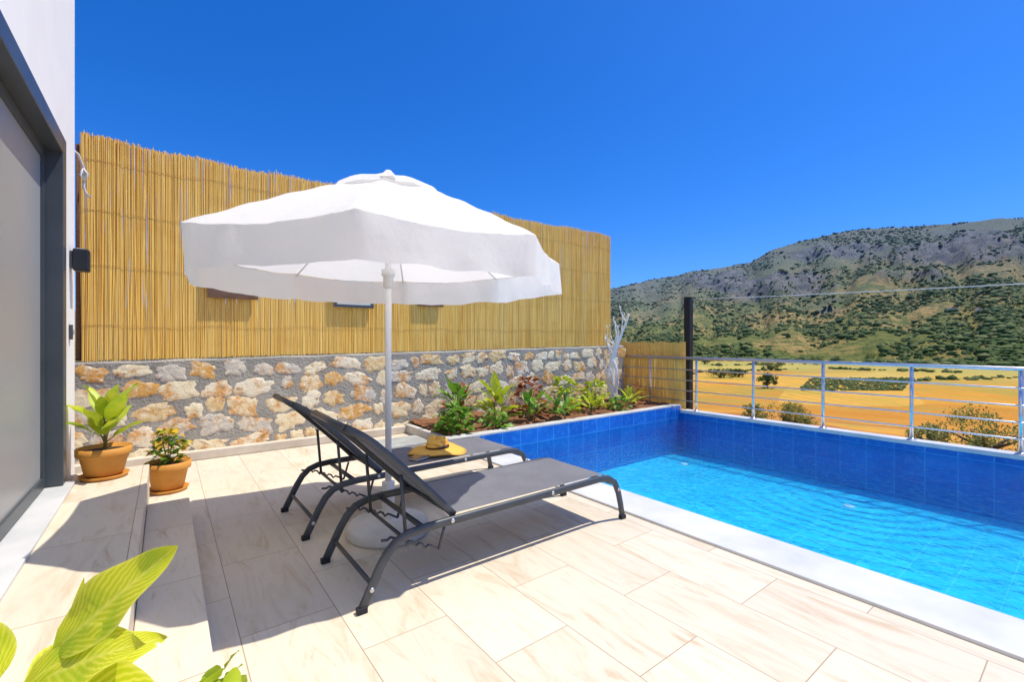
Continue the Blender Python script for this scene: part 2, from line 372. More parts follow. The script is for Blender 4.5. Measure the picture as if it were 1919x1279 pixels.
def ground_mat():
    m, nt, b = newmat('dry_fields'); b.inputs['Roughness'].default_value = .95; b.inputs['Specular IOR Level'].default_value = .1
    g = N(nt, 'ShaderNodeNewGeometry'); p = g.outputs['Position']
    ln = N(nt, 'ShaderNodeVectorMath', operation='LENGTH'); L(nt, p, ln.inputs[0]); d = ln.outputs['Value']
    mid = noise_(nt, p, .09, 5, .6); fine = noise_(nt, p, 1.2, 6, .7); big = noise_(nt, p, .03, 5, .6)
    mp = N(nt, 'ShaderNodeMapping'); mp.inputs['Rotation'].default_value = (0, 0, .62); mp.inputs['Scale'].default_value = (.011, .042, 0); L(nt, p, mp.inputs[0])
    jit = N(nt, 'ShaderNodeVectorMath', operation='ADD'); L(nt, mp.outputs[0], jit.inputs[0])
    nv = N(nt, 'ShaderNodeTexNoise'); nv.inputs['Scale'].default_value = .02; L(nt, p, nv.inputs['Vector'])
    sc = N(nt, 'ShaderNodeVectorMath', operation='SCALE'); sc.inputs['Scale'].default_value = .3; L(nt, nv.outputs['Color'], sc.inputs[0]); L(nt, sc.outputs[0], jit.inputs[1])
    vo = N(nt, 'ShaderNodeTexVoronoi'); vo.inputs['Scale'].default_value = 1.0; L(nt, jit.outputs[0], vo.inputs['Vector'])
    rb = N(nt, 'ShaderNodeSeparateColor'); L(nt, vo.outputs['Color'], rb.inputs[0])
    gold = ramp(nt, rb.outputs[0], [(0, (.62, .28, .030)), (.20, (.68, .38, .06)), (.38, (.54, .21, .022)), (.52, (.36, .34, .07)), (.62, (.72, .48, .13)), (.76, (.20, .26, .05)), (.86, (.50, .24, .035))], 'CONSTANT')
    gold = mixc(nt, ramp(nt, mid, [(.4, (0,) * 3), (.7, (.4,) * 3)]), gold, (.68, .38, .07))
    gold = mixc(nt, ramp(nt, big, [(.52, (0,) * 3), (.66, (.75,) * 3)]), gold, (.30, .31, .06))
    st = N(nt, 'ShaderNodeTexWave'); st.inputs['Scale'].default_value = .09; st.inputs['Distortion'].default_value = 2; st.inputs['Detail'].default_value = 2
    mp2 = N(nt, 'ShaderNodeMapping'); mp2.inputs['Rotation'].default_value = (0, 0, .75); L(nt, p, mp2.inputs[0]); L(nt, mp2.outputs[0], st.inputs['Vector'])
    gold = mixc(nt, ramp(nt, st.outputs['Fac'], [(.3, (0,) * 3), (.9, (.35,) * 3)]), gold, (.44, .20, .03))
    near = mixc(nt, ramp(nt, noise_(nt, p, .16, 6, .6), [(.46, (0,) * 3), (.58, (1,) * 3)]), (.66, .32, .05), (.40, .14, .045))
    near = mixc(nt, ramp(nt, noise_(nt, p, .35, 6, .65), [(.53, (0,) * 3), (.63, (.8,) * 3)]), near, (.30, .28, .06))
    c = mixc(nt, ramp(nt, math_(nt, 'MULTIPLY', d, .01), [(.30, (0,) * 3), (.60, (1,) * 3)]), near, gold)
    far = mixc(nt, mid, (.52, .42, .12), (.28, .31, .08))
    c = mixc(nt, ramp(nt, math_(nt, 'MULTIPLY', math_(nt, 'ADD', d, math_(nt, 'MULTIPLY', mid, 120)), .001), [(.25, (0,) * 3), (.33, (.85,) * 3)]), c, far)
    c = mixc(nt, ramp(nt, fine, [(.4, (0,) * 3), (.7, (.35,) * 3)]), c, (.36, .19, .03))
    L(nt, c, b.inputs['Base Color']); bump(nt, b, fine, .6, .3)
    return m
MT['ground'] = ground_mat()

def hill_mat():
    m, nt, b = newmat('rocky_hillside'); b.inputs['Roughness'].default_value = .95; b.inputs['Specular IOR Level'].default_value = .05
    g = N(nt, 'ShaderNodeNewGeometry'); p = g.outputs['Position']
    at = N(nt, 'ShaderNodeAttribute'); at.attribute_name = 'rock'
    hg = N(nt, 'ShaderNodeAttribute'); hg.attribute_name = 'rise'
    n1 = noise_(nt, p, .017, 7, .68); n2 = noise_(nt, p, .13, 7, .75)
    soil = mixc(nt, n2, (.56, .37, .13), (.40, .28, .10))
    grass = mixc(nt, n2, (.17, .20, .05), (.29, .27, .08))
    c = mixc(nt, ramp(nt, n1, [(.46, (0,) * 3), (.58, (1,) * 3)]), grass, soil)
    c = mixc(nt, ramp(nt, n2, [(.46, (0,) * 3), (.57, (.85,) * 3)]), c, (.095, .135, .038))
    upper = mixc(nt, ramp(nt, n2, [(.42, (0,) * 3), (.58, (1,) * 3)]), (.10, .135, .06), (.21, .20, .115))
    c = mixc(nt, ramp(nt, hg.outputs['Fac'], [(.3, (0,) * 3), (.8, (.8,) * 3)]), c, upper)
    rockc = mixc(nt, ramp(nt, noise_(nt, p, .06, 9, .8), [(.40, (0,) * 3), (.60, (1,) * 3)]), (.075, .08, .095), (.25, .235, .225))
    rk = math_(nt, 'MULTIPLY', at.outputs['Fac'], math_(nt, 'MULTIPLY_ADD', n2, 1.9, -.2), clamp=True)
    c = mixc(nt, rk, c, rockc)
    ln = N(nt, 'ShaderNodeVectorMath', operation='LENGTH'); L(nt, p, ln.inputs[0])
    c = mixc(nt, ramp(nt, math_(nt, 'MULTIPLY', ln.outputs['Value'], .001), [(.40, (0,) * 3), (1.0, (.32,) * 3)]), c, (.19, .27, .42))  # aerial haze painted into the hillside colour, bluer with distance
    L(nt, c, b.inputs['Base Color']); bump(nt, b, noise_(nt, p, .12, 8, .75), .9, 6)
    return m
MT['hill'] = hill_mat()
def scrub_mat():
    m, nt, b = newmat('hill_scrub'); b.inputs['Roughness'].default_value = .9; b.inputs['Specular IOR Level'].default_value = .1
    g = N(nt, 'ShaderNodeNewGeometry'); p = g.outputs['Position']
    c = ramp(nt, g.outputs['Random Per Island'], [(0, (.065, .10, .03)), (.35, (.10, .145, .042)), (.7, (.155, .185, .06)), (1, (.22, .22, .08))])
    c = mixc(nt, ramp(nt, noise_(nt, p, .9, 4), [(.4, (0,) * 3), (.65, (.6,) * 3)]), c, (.06, .085, .03))
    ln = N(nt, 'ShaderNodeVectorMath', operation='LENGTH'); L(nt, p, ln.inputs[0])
    c = mixc(nt, ramp(nt, math_(nt, 'MULTIPLY', ln.outputs['Value'], .001), [(.40, (0,) * 3), (1.0, (.32,) * 3)]), c, (.17, .25, .39))  # same distance haze mixed into the bush colour
    L(nt, c, b.inputs['Base Color'])
    return m
MT['scrub'] = scrub_mat()

# ------------------------------------------------------------------ world, sun, camera
sv = Vector((.37, -.21, 1)).normalized()
el = math.asin(sv.z); azr = math.atan2(sv.x, sv.y)
w = bpy.data.worlds.new('World'); S.world = w; w.use_nodes = True
nt = w.node_tree; bg = nt.nodes['Background']
sky = nt.nodes.new('ShaderNodeTexSky'); sky.sky_type = 'NISHITA'; sky.sun_disc = False
sky.sun_elevation = el; sky.sun_rotation = azr; sky.altitude = 300; sky.air_density = 1.0; sky.dust_density = 1.1; sky.ozone_density = 3.0
tint = mixc(nt, 1.0, sky.outputs[0], (.55, .80, 1.34), 'MULTIPLY')
hs = nt.nodes.new('ShaderNodeHueSaturation'); hs.inputs['Saturation'].default_value = 1.13
nt.links.new(tint, hs.inputs['Color']); nt.links.new(hs.outputs[0], bg.inputs['Color'])
bg.inputs['Strength'].default_value = .14
ld = bpy.data.lights.new('sun', 'SUN'); ld.energy = 5.0; ld.angle = math.radians(.53); ld.color = (1, .935, .81)
lo = bpy.data.objects.new('sun', ld); COL.objects.link(lo); lo.location = (10, -10, 30); lo.rotation_mode = 'QUATERNION'; lo.rotation_quaternion = sv.to_track_quat('Z', 'Y')
cd = bpy.data.cameras.new('camera'); cd.lens = 16; cd.sensor_width = 36; cd.clip_end = 8000; cd.clip_start = .02
co = bpy.data.objects.new('camera', cd); COL.objects.link(co); co.location = (0, 0, 1.3); co.rotation_euler = (PI / 2, 0, -YAW); S.camera = co
S.view_settings.view_transform = 'Standard'; S.view_settings.look = 'None'; S.view_settings.exposure = 0

# ------------------------------------------------------------------ terrace, steps, pool
def struct(name, mb, m, bevel=0, label=None):
    o = mb.build(name, m, bevel=bevel); o['kind'] = 'structure'
    if label: o['label'] = label
    return o
PX = 7.56; PZ = -.74; WZ = -.10
struct('terrace', MB().box(-.9, 2.756, -5, 6.098, -.4, 0), MT['tile'], label='cream tiled pool terrace')
struct('lower_step', MB().box(-.1, .14, -4.5, 4.1, .002, .15), MT['tile'], .006, label='lower cream tiled step')
struct('upper_step', MB().box(-.66, -.102, -4.5, 4.72, .002, .3), MT['tile'], .006, label='upper cream tiled step along the house')
struct('pool_coping', MB().box(2.76, 3.14, -5, 4.796, -.4, .018), MT['marble'], .006, label='pale marble coping on the near side of the pool')
struct('far_pool_coping', MB().box(PX - .03, 7.76, -5, 4.78, -.02, .03), MT['marble'], .006, label='pale marble coping below the railing')
pb = MB()
pb.quad((3.143, -5, PZ), (PX, -5, PZ), (PX, 4.797, PZ), (3.143, 4.797, PZ))
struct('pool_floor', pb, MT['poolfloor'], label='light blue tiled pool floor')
pb = MB()
pb.quad((PX, 4.797, PZ), (PX, -5, PZ), (PX, -5, -.022), (PX, 4.797, -.022))
pb.quad((3.143, -5, PZ), (3.143, 4.797, PZ), (3.143, 4.797, .015), (3.143, -5, .015))
pb.quad((3.143, 4.797, PZ), (PX, 4.797, PZ), (PX, 4.797, .10), (3.143, 4.797, .10))
pb.quad((3.143, -4.99, PZ), (3.143, -4.99, .01), (PX, -4.99, .01), (PX, -4.99, PZ))
struct('pool_basin', pb, MT['poolwall'], label='blue tiled pool basin')
struct('pool_wall', MB().box(PX + .004, 7.74, -5.2, 6.5, -1.6, -.024), MT['concrete'])
struct('bed_edge', MB().box(2.70, 7.60, 4.80, 4.95, -.45, .125), MT['edge'], .008, label='pale edge of the flower bed at the end of the pool')
wg = MB()
struct('water', wg.quad((3.143, -4.99, WZ), (PX, -4.99, WZ), (PX, 4.797, WZ), (3.143, 4.797, WZ)), MT['water'], label='clear blue pool water')
so = MB(); nx, ny = 90, 24; ids = []
for i in range(nx + 1):
    for j in range(ny + 1):
        x = 2.78 + (7.6 - 2.78) * i / nx; y = 4.952 + (6.098 - 4.952) * j / ny
        ids.append(so.V((x, y, .10 + .035 * noise.noise((x * 4, y * 4, 0)) + .03 * noise.noise((x * 13, y * 13, 3)) + .06 * j / ny)))
for i in range(nx):
    for j in range(ny):
        a = i * (ny + 1) + j; so.Fc([ids[a], ids[a + ny + 1], ids[a + ny + 2], ids[a + 1]], smooth=True)
struct('soil', so, MT['soil'], label='red soil of the flower bed')
struct('bed_kerb', MB().box(2.70, 2.775, 4.952, 6.05, 0.002, .12), MT['edge'], .008)

for k, (x, y, lab) in enumerate(((6.68, 1.94, 'round pale inlet on the pool floor, right of the pair'), (6.80, 4.25, 'round pale inlet on the pool floor, close to the far left pool corner'))):
    o = MB().lathe([(.0, .02), (.04, .02), (.055, .016), (.065, .003), (.065, 0.001)], n=24).build('pool_inlet', MT['inlet'], loc=(x, y, PZ + .002))
    tag(o, lab, 'pool inlet', 'inlets on the pool floor')

# ------------------------------------------------------------------ house on the left
XB = -.56; DY0, DY1, DZ = .8, 4.36, 2.66
hr = tag(empty('white_house', (XB - 1, 2, 0)), 'white rendered house with a large grey sliding door beside the terrace', 'house')
hl = Vector((-(XB - 1), -2, 0))
def hpart(name, mb, m, parent=hr, bevel=0):
    mb.v = [(a + hl.x, b + hl.y, c) for a, b, c in mb.v]
    return mb.build(name, m, parent, bevel)
wm = MB()
wm.box(XB - .24, XB, DY1, 4.87, -.3, 5.6); wm.box(XB - .24, XB, -4.5, DY0, -.3, 5.6)
wm.box(XB - .24, XB, DY0 + .0005, DY1 - .0005, DZ, 5.6); wm.box(-6, XB - .2415, -4.5, 4.87, -.3, 5.6)
hpart('wall', wm, MT['stucco'])
hpart('door_sill', MB().box(XB - .10, XB + .06, DY0, DY1 + .06, .301, .320), MT['marble'], bevel=.004)
fr = MB()
fr.box(XB - .14, XB + .012, DY1 - .075, DY1 + .045, .326, DZ + .03)
fr.box(XB - .14, XB + .012, DY0, DY0 + .08, .326, DZ + .03)
fr.box(XB - .14, XB + .012, DY0 + .081, DY1 - .076, DZ - .085, DZ + .03)
fro = hpart('door_frame', fr, MT['anthracite'], bevel=.004)
dr = MB()
ym = 2.55
for a, b in ((DY0 + .085, ym), (ym + .002, DY1 - .08)):
    dr.box(XB - .12, XB - .075, a, a + .05, .33, DZ - .09); dr.box(XB - .12, XB - .075, b - .05, b, .33, DZ - .09)
    dr.box(XB - .12, XB - .075, a + .051, b - .051, .33, .40); dr.box(XB - .12, XB - .075, a + .051, b - .051, DZ - .15, DZ - .09)
dro = hpart('sliding_door', dr, MT['anthracite'])
hpart('door_glass', MB().box(XB - .105, XB - .09, DY0 + .12, DY1 - .11, .38, DZ - .12), MT['doorglass'], dro)

lt = tag(empty('wall_lamp', (XB, 4.66, 1.82)), 'black box shaped up and down lamp near the corner of the white house', 'lamp')
MB().box(.018, .108, -.06, .06, 0, .165).build('lamp_housing', MT['black'], lt, .012)
MB().box(.001, .0175, -.045, .045, .02, .145).build('back_plate', MT['anthracite'], lt, .003)
MB().box(.035, .09, -.04, .04, .1652, .169).build('lamp_lens', MT['plastic'], lt)
db = tag(empty('doorbell', (XB, 4.62, 1.31)), 'small dark switch on the white wall below the lamp', 'switch')
MB().box(.001, .018, -.03, .03, 0, .11).build('switch_plate', MT['anthracite'], db, .004)
MB().box(.0182, .026, -.015, .015, .035, .075).build('switch_button', MT['bolt'], db, .003)
cb = MB()
cb.tube([(-.72, 5.9, 3.12), (-.66, 5.95, 3.08), (-.63, 6.0, 2.98), (-.625, 6.02, 2.88), (-.63, 6.02, 2.8), (-.615, 6.02, 2.74), (-.58, 6.03, 2.70)], .012, 6)
cb.tube([(-.64, 6.0, 2.98), (-.60, 6.0, 2.92), (-.62, 6.0, 2.84), (-.65, 6.0, 2.90), (-.63, 6.0, 2.97)], .011, 6)
tag(cb.build('cable', MT['wire']), 'loose white cable looped beside the left end of the tall reed fence', 'cable')

# ------------------------------------------------------------------ stone wall and reed fences
def wh(x): return 1.09 + .0145 * (x + .6)
sw = tag(empty('stone_wall', (3, 6.25, 0)), 'low rubble stone wall set in grey mortar below the tall reed fence', 'wall')
mm = MB(); X0, X1 = -1.6, 7.55; nn = 60
top = []
for i in range(nn + 1):
    x = X0 + (X1 - X0) * i / nn; z = wh(x) + .012 * noise.noise((x * 3, 0, 0))
    top.append((mm.V((x - 3, -.15, -.3)), mm.V((x - 3, -.15, z - .02)), mm.V((x - 3, -.13, z)), mm.V((x - 3, .2, z)), mm.V((x - 3, .2, -.3))))
for i in range(nn):
    for k in range(4): mm.Fc([top[i][k], top[i + 1][k], top[i + 1][k + 1], top[i][k + 1]])
mm.Fc(list(top[0])); mm.Fc(list(top[-1])[::-1])
mm.build('mortar', MT['mortar'], sw)
st = MB()
rows = [(.0, .2), (.2, .41), (.41, .62), (.62, .82), (.82, .985)]
for ri, (ra, rb) in enumerate(rows):
    x = X0 + R.uniform(0, .3)
    while x < X1 - .2:
        wd = R.uniform(.22, .46) * (1.0 if R.random() < .72 else .5)
        cx = x + wd / 2; H = wh(cx) - .03
        zc = (ra + rb) / 2 * H + R.uniform(-.04, .04); hz = (rb - ra) * H / 2 * R.uniform(.72, 1.03)
        a = wd / 2 * R.uniform(.88, 1.0); rot = R.uniform(-.3, .3); sd = R.uniform(0, 99)
        nv = 30; out = []; e = R.uniform(.55, .95)
        for k in range(nv):
            t = 2 * PI * k / nv; ct, sn = math.cos(t), math.sin(t)
            px = a * math.copysign(abs(ct) ** e, ct); pz = hz * math.copysign(abs(sn) ** e, sn)
            q = .98 + .42 * noise.noise((ct * 1.3 + sd, sn * 1.3, sd)) + .28 * noise.noise((ct * 3.5, sn * 3.5 + sd, sd)) + .16 * noise.noise((ct * 9, sn * 9 + sd, sd))
            px *= q; pz *= q
            out.append((px * math.cos(rot) - pz * math.sin(rot), px * math.sin(rot) + pz * math.cos(rot)))
        bul = R.uniform(.001, .004); rings = []
        for fr_, dp in ((1.0, .0), (.95, bul * .6), (.8, bul * .9), (.5, bul), ):
            rings.append([st.V((cx + ox * fr_ - 3, -.15 - dp - (.004 + .006 * noise.noise((ox * 16 + sd, oz * 16, sd)) if fr_ < .94 else .001), min(zc + oz * fr_, H + .01))) for ox, oz in out])
        cc = st.V((cx - 3, -.155 - bul, zc))
        for i in range(3):
            for k in range(nv): st.Fc([rings[i][k], rings[i][(k + 1) % nv], rings[i + 1][(k + 1) % nv], rings[i + 1][k]], smooth=True)
        for k in range(nv): st.Fc([rings[3][k], rings[3][(k + 1) % nv], cc], smooth=True)
        x += wd + R.uniform(.0, .05)
st.build('stonework', MT['stone'], sw)
MB().box(-4.6, -.3, -.25, -.152, 0.002, .10).build('plinth', MT['plinth'], sw, .01)

def reeds(mb, p0, p1, zb, zt, spacing, layers, jit=.05):
    p0 = Vector(p0); p1 = Vector(p1); d = p1 - p0; Ln = d.length; d.normalize(); nrm = Vector((-d.y, d.x, 0))
    for l in range(layers):
        s = R.uniform(0, spacing)
        while s < Ln:
            r = R.uniform(.0034, .0056); f = s / Ln
            zz0 = zb(f) + R.uniform(-.004, .02); zz1 = zt(f) + R.gauss(0, jit * .28) - (R.random() < .04) * R.uniform(.03, .12) + (R.random() < .02) * R.uniform(0, .03)
            base = p0 + d * s + nrm * (l * .006 + R.uniform(-.002, .002))
            lean = R.gauss(0, .006); bow = R.gauss(0, .008)
            pts = [(base + d * (lean * (t - .5) * (zz1 - zz0) + bow * math.sin(PI * t))) for t in (0, .5, 1)]
            hp = [zz0, (zz0 + zz1) / 2, zz1]
            mb.tube([(p.x, p.y, h) for p, h in zip(pts, hp)], [r, r * .95, r * .8], 6, False, nrm)
            s += spacing * R.uniform(.7, 1.25)
rf = tag(empty('reed_fence', (3.2, 6.16, 1.1)), 'tall golden reed fence standing on the stone wall', 'fence')
rm = MB()
reeds(rm, (-.66 - 3.2, -.03, 0), (7.18 - 3.2, -.03, 0), lambda f: wh(-.66 + 7.84 * f) - 1.1 + .004, lambda f: 2.20 + .13 * f + .012 * math.sin(f * 23) + .01 * math.sin(f * 61) + .06 * math.exp(-f * 30), .0070, 3, .05)
rm.build('reed_screen', MT['reed'], rf)
for z in (.35, .95, 1.5, 2.0):
    tw = MB(); tw.tube([(-3.86 + 7.84 * k / 60, -.036 + .002 * math.sin(k * 1.7), z + .012 * math.sin(k * .9) + .05 * k / 60) for k in range(61)], .0015, 4)
    tw.build('tie_wire', MT['tie'], rf)
for x in (-3.88, 4.0):
    MB().tube([(x, .03, .0), (x, .03, 2.15)], .025, 8).build('fence_post', MT['wood'], rf)

rp = tag(empty('reed_fence', (7.70, 5.5, 0)), 'short low reed fence behind the railing at the end of the flower bed', 'fence')
rm = MB(); reeds(rm, (0, .85, 0), (0, -.72, 0), lambda f: .03, lambda f: 1.27 + .015 * math.sin(f * 20), .0078, 2, .03)
rm.build('reed_screen', MT['reed'], rp)
for z in (.3, .95):
    MB().tube([(-.014, .85, z), (-.014, .1, z + .01), (-.014, -.72, z)], .002, 4).build('tie_wire', MT['tie'], rp)

for x, wd, zc, mk, lab in ((.62, .50, 1.985, 'darkboard', 'dark brown framed board on the reed fence, left of the three behind the parasol'),
                          (2.00, .52, 1.945, 'picture', 'pale green framed board on the reed fence just left of the parasol pole'),
                          (3.12, .42, 2.01, 'darkboard', 'small dark framed board on the reed fence just right of the parasol pole')):
    e = tag(empty('hanging_board', (x, 6.085, zc)), lab, 'board', 'framed boards hung on the reed fence')
    h = .2
    f = MB(); f.box(-wd / 2, wd / 2, -.012, .01, -h, -h + .035); f.box(-wd / 2, wd / 2, -.012, .01, h - .035, h)
    f.box(-wd / 2, -wd / 2 + .035, -.012, .01, -h + .0355, h - .0355); f.box(wd / 2 - .035, wd / 2, -.012, .01, -h + .0355, h - .0355)
    f.build('frame', MT['wood'] if mk == 'darkboard' else MT['anthracite'], e)
    MB().box(-wd / 2 + .034, wd / 2 - .034, -.002, .006, -h + .034, h - .034).build('board_face', MT[mk], e)

# ------------------------------------------------------------------ railing, dark post, overhead wire
ra = tag(empty('railing', (7.63, 2, 0)), 'stainless steel railing with horizontal bars along the far side of the pool', 'railing')
ys = [6.32, 5.5, 4.52, 3.52, 2.53, 1.54, .60, -.4, -1.4, -2.4, -3.4]
for y in ys:
    zb = .031 if y < 4.7 else -.02
    p = MB().tube([(0, y - 2, zb), (0, y - 2, .965)], .021, 12).build('post', MT['steel'], ra)
    MB().lathe([(.05, 0), (.05, .008), (.025, .016), (.022, .02)], (0, y - 2, zb + (0 if y < 4.7 else .04)), 16).build('base_flange', MT['steel'], p)
MB().tube([(0, 4.34, .985), (0, -5.5, .985)], .025, 12).build('handrail', MT['steel'], ra)
for z in (.20, .385, .575, .77):
    MB().tube([(-.024, 4.34, z), (-.024, -5.5, z)], .0095, 8).build('bar', MT['steel'], ra)
dp = tag(empty('dark_post', (7.93, 4.86, 0)), 'thick charcoal square steel post standing behind the railing', 'post')
MB().box(-.06, .06, -.06, .06, -1.7, 2.12).build('post', MT['black'], dp, .005)
MB().box(-.065, .065, -.065, .065, 2.121, 2.135).build('post_cap', MT['black'], dp)
wr = MB().tube([(7.93, 4.86 - 16 * t, 2.09 - .16 * 4 * t * (1 - t)) for t in [k / 30 for k in range(31)]], .006, 5)
tag(wr.build('overhead_wire', MT['wire']), 'thin pale wire stretched from the dark post across the view', 'wire')

# ------------------------------------------------------------------ parasol
um = tag(empty('parasol', (1.21, 2.98, 0)), 'white canvas parasol with a vented top standing between the loungers', 'parasol')
MB().lathe([(0, .001), (.27, .001), (.275, .02), (.268, .06), (.255, .072), (.24, .077), (.22, .083), (.20, .088), (.05, .095), (.042, .10), (.042, .34), (.03, .345), (0, .346)], n=48).build('base', MT['baseplastic'], um)
MB().tube([(0, 0, .346), (0, 0, 2.40)], .021, 16).build('pole', MT['polewhite'], um)
MB().lathe([(.026, 1.66), (.034, 1.665), (.034, 1.74), (.045, 1.745), (.045, 1.785), (.03, 1.79)], n=20).build('runner', MT['plastic'], um)
A0 = math.radians(241.4); RR = 1.2
def cpt(k, r): a = A0 + k * PI / 4; return Vector((math.cos(a) * r, math.sin(a) * r, 0))
def conez(f):
    q = min(1, max(0, (f - .17) / .83))
    return 2.345 - .485 * q + .018 * math.sin(PI * q)
cn = MB(); ns, nr = 16, 20
grid = []
for k in range(8):
    for j in range(ns):
        t = j / ns; colm = []
        for i in range(nr + 1):
            f = .17 + .83 * i / nr
            p = cpt(k, RR * f).lerp(cpt(k + 1, RR * f), t)
            sag = math.sin(PI * t) * (.028 * f + .008 * math.sin(PI * f))
            ang = math.atan2(p.y, p.x)
            edge = abs(math.sin(PI * t))
            wr_ = .005 * noise.noise((math.cos(ang) * 5, math.sin(ang) * 5, f * 2.2 + k)) + .007 * f * noise.noise((math.cos(ang) * 12, math.sin(ang) * 12, f * 1.0)) * edge + .004 * (1 - edge) ** 3 * math.sin(f * 34 + k)
            p.z = conez(f) - sag + wr_ * (1 if 0 < i else 0)
            p.x *= 1 - .012 * math.sin(PI * t) * f; p.y *= 1 - .012 * math.sin(PI * t) * f
            colm.append(p)
        grid.append(colm)
ng = len(grid); ci = [[cn.V(p) for p in c] for c in grid]
for g in range(ng):
    for i in range(nr): cn.Fc([ci[g][i], ci[g][i + 1], ci[(g + 1) % ng][i + 1], ci[(g + 1) % ng][i]], smooth=True)
cno = cn.build('canopy', MT['canvas'], um)
va = MB(); vr = []
for g in range(ng):
    p = grid[g][nr]; k, j = divmod(g, ns); t = j / ns
    a = 2 * PI * g / ng; q = []
    for i in range(8):
        s = i / 7
        wv = .026 * noise.noise((math.cos(a) * 7, math.sin(a) * 7, s * .6)) + .014 * noise.noise((math.cos(a) * 15, math.sin(a) * 15, s * .8))
        rad = 1 + s * (.002 + .012 * math.sin(PI * t)) + wv * (s ** .7)
        zz = p.z - s * (.212 - .018 * math.sin(PI * t)) - .003
        q.append(va.V((p.x * rad, p.y * rad, zz + .018 * s * noise.noise((math.cos(a) * 6, math.sin(a) * 6, 5)))))
    vr.append(q)
for g in range(ng):
    for i in range(7): va.Fc([vr[g][i], vr[g][i + 1], vr[(g + 1) % ng][i + 1], vr[(g + 1) % ng][i]], smooth=True)
va.build('valance', MT['canvas'], cno)
ct = MB(); rows_ = []
for k in range(8):
    for j in range(8):
        t = j / 8; q = []
        for i in range(6):
            f = .03 + .27 * i / 5
            p = cpt(k, RR * f).lerp(cpt(k + 1, RR * f), t)
            top_ = 2.425 + (f - .03) / .27 * (conez(.30) + .022 - 2.425)
            p.z = top_ + .018 * math.sin(PI * i / 5) + .022 * math.sin(PI * t) * (i / 5) ** 3 - .014 * math.sin(PI * t) * math.sin(PI * i / 5) + .004 * noise.noise((p.x * 11, p.y * 11, 2))
            q.append(ct.V(p))
        rows_.append(q)
for g in range(64):
    for i in range(5): ct.Fc([rows_[g][i], rows_[g][i + 1], rows_[(g + 1) % 64][i + 1], rows_[(g + 1) % 64][i]], smooth=True)
ct.build('vent_cap', MT['canvas'], um)
MB().lathe([(0, 2.39), (.045, 2.40), (.05, 2.43), (.03, 2.45), (.02, 2.462), (0, 2.466)], n=20).build('finial', MT['plastic'], um)
for k in range(8):
    a = cpt(k, .05); b = cpt(k, RR * .99); a.z = 2.30; b.z = conez(.99) - .018
    m_ = [a.lerp(b, t) for t in (0, .25, .5, .75, 1)]
    for q, t in zip(m_[1:4], (.25, .5, .75)): q.z = conez(.05 + .94 * t) - .026
    MB().tube(m_, .007, 6).build('rib', MT['polewhite'], um)
    c = cpt(k, .04); c.z = 1.84; d = cpt(k, RR * .36); d.z = conez(.36) - .03
    MB().tube([c, d], .006, 6).build('strut', MT['polewhite'], um)

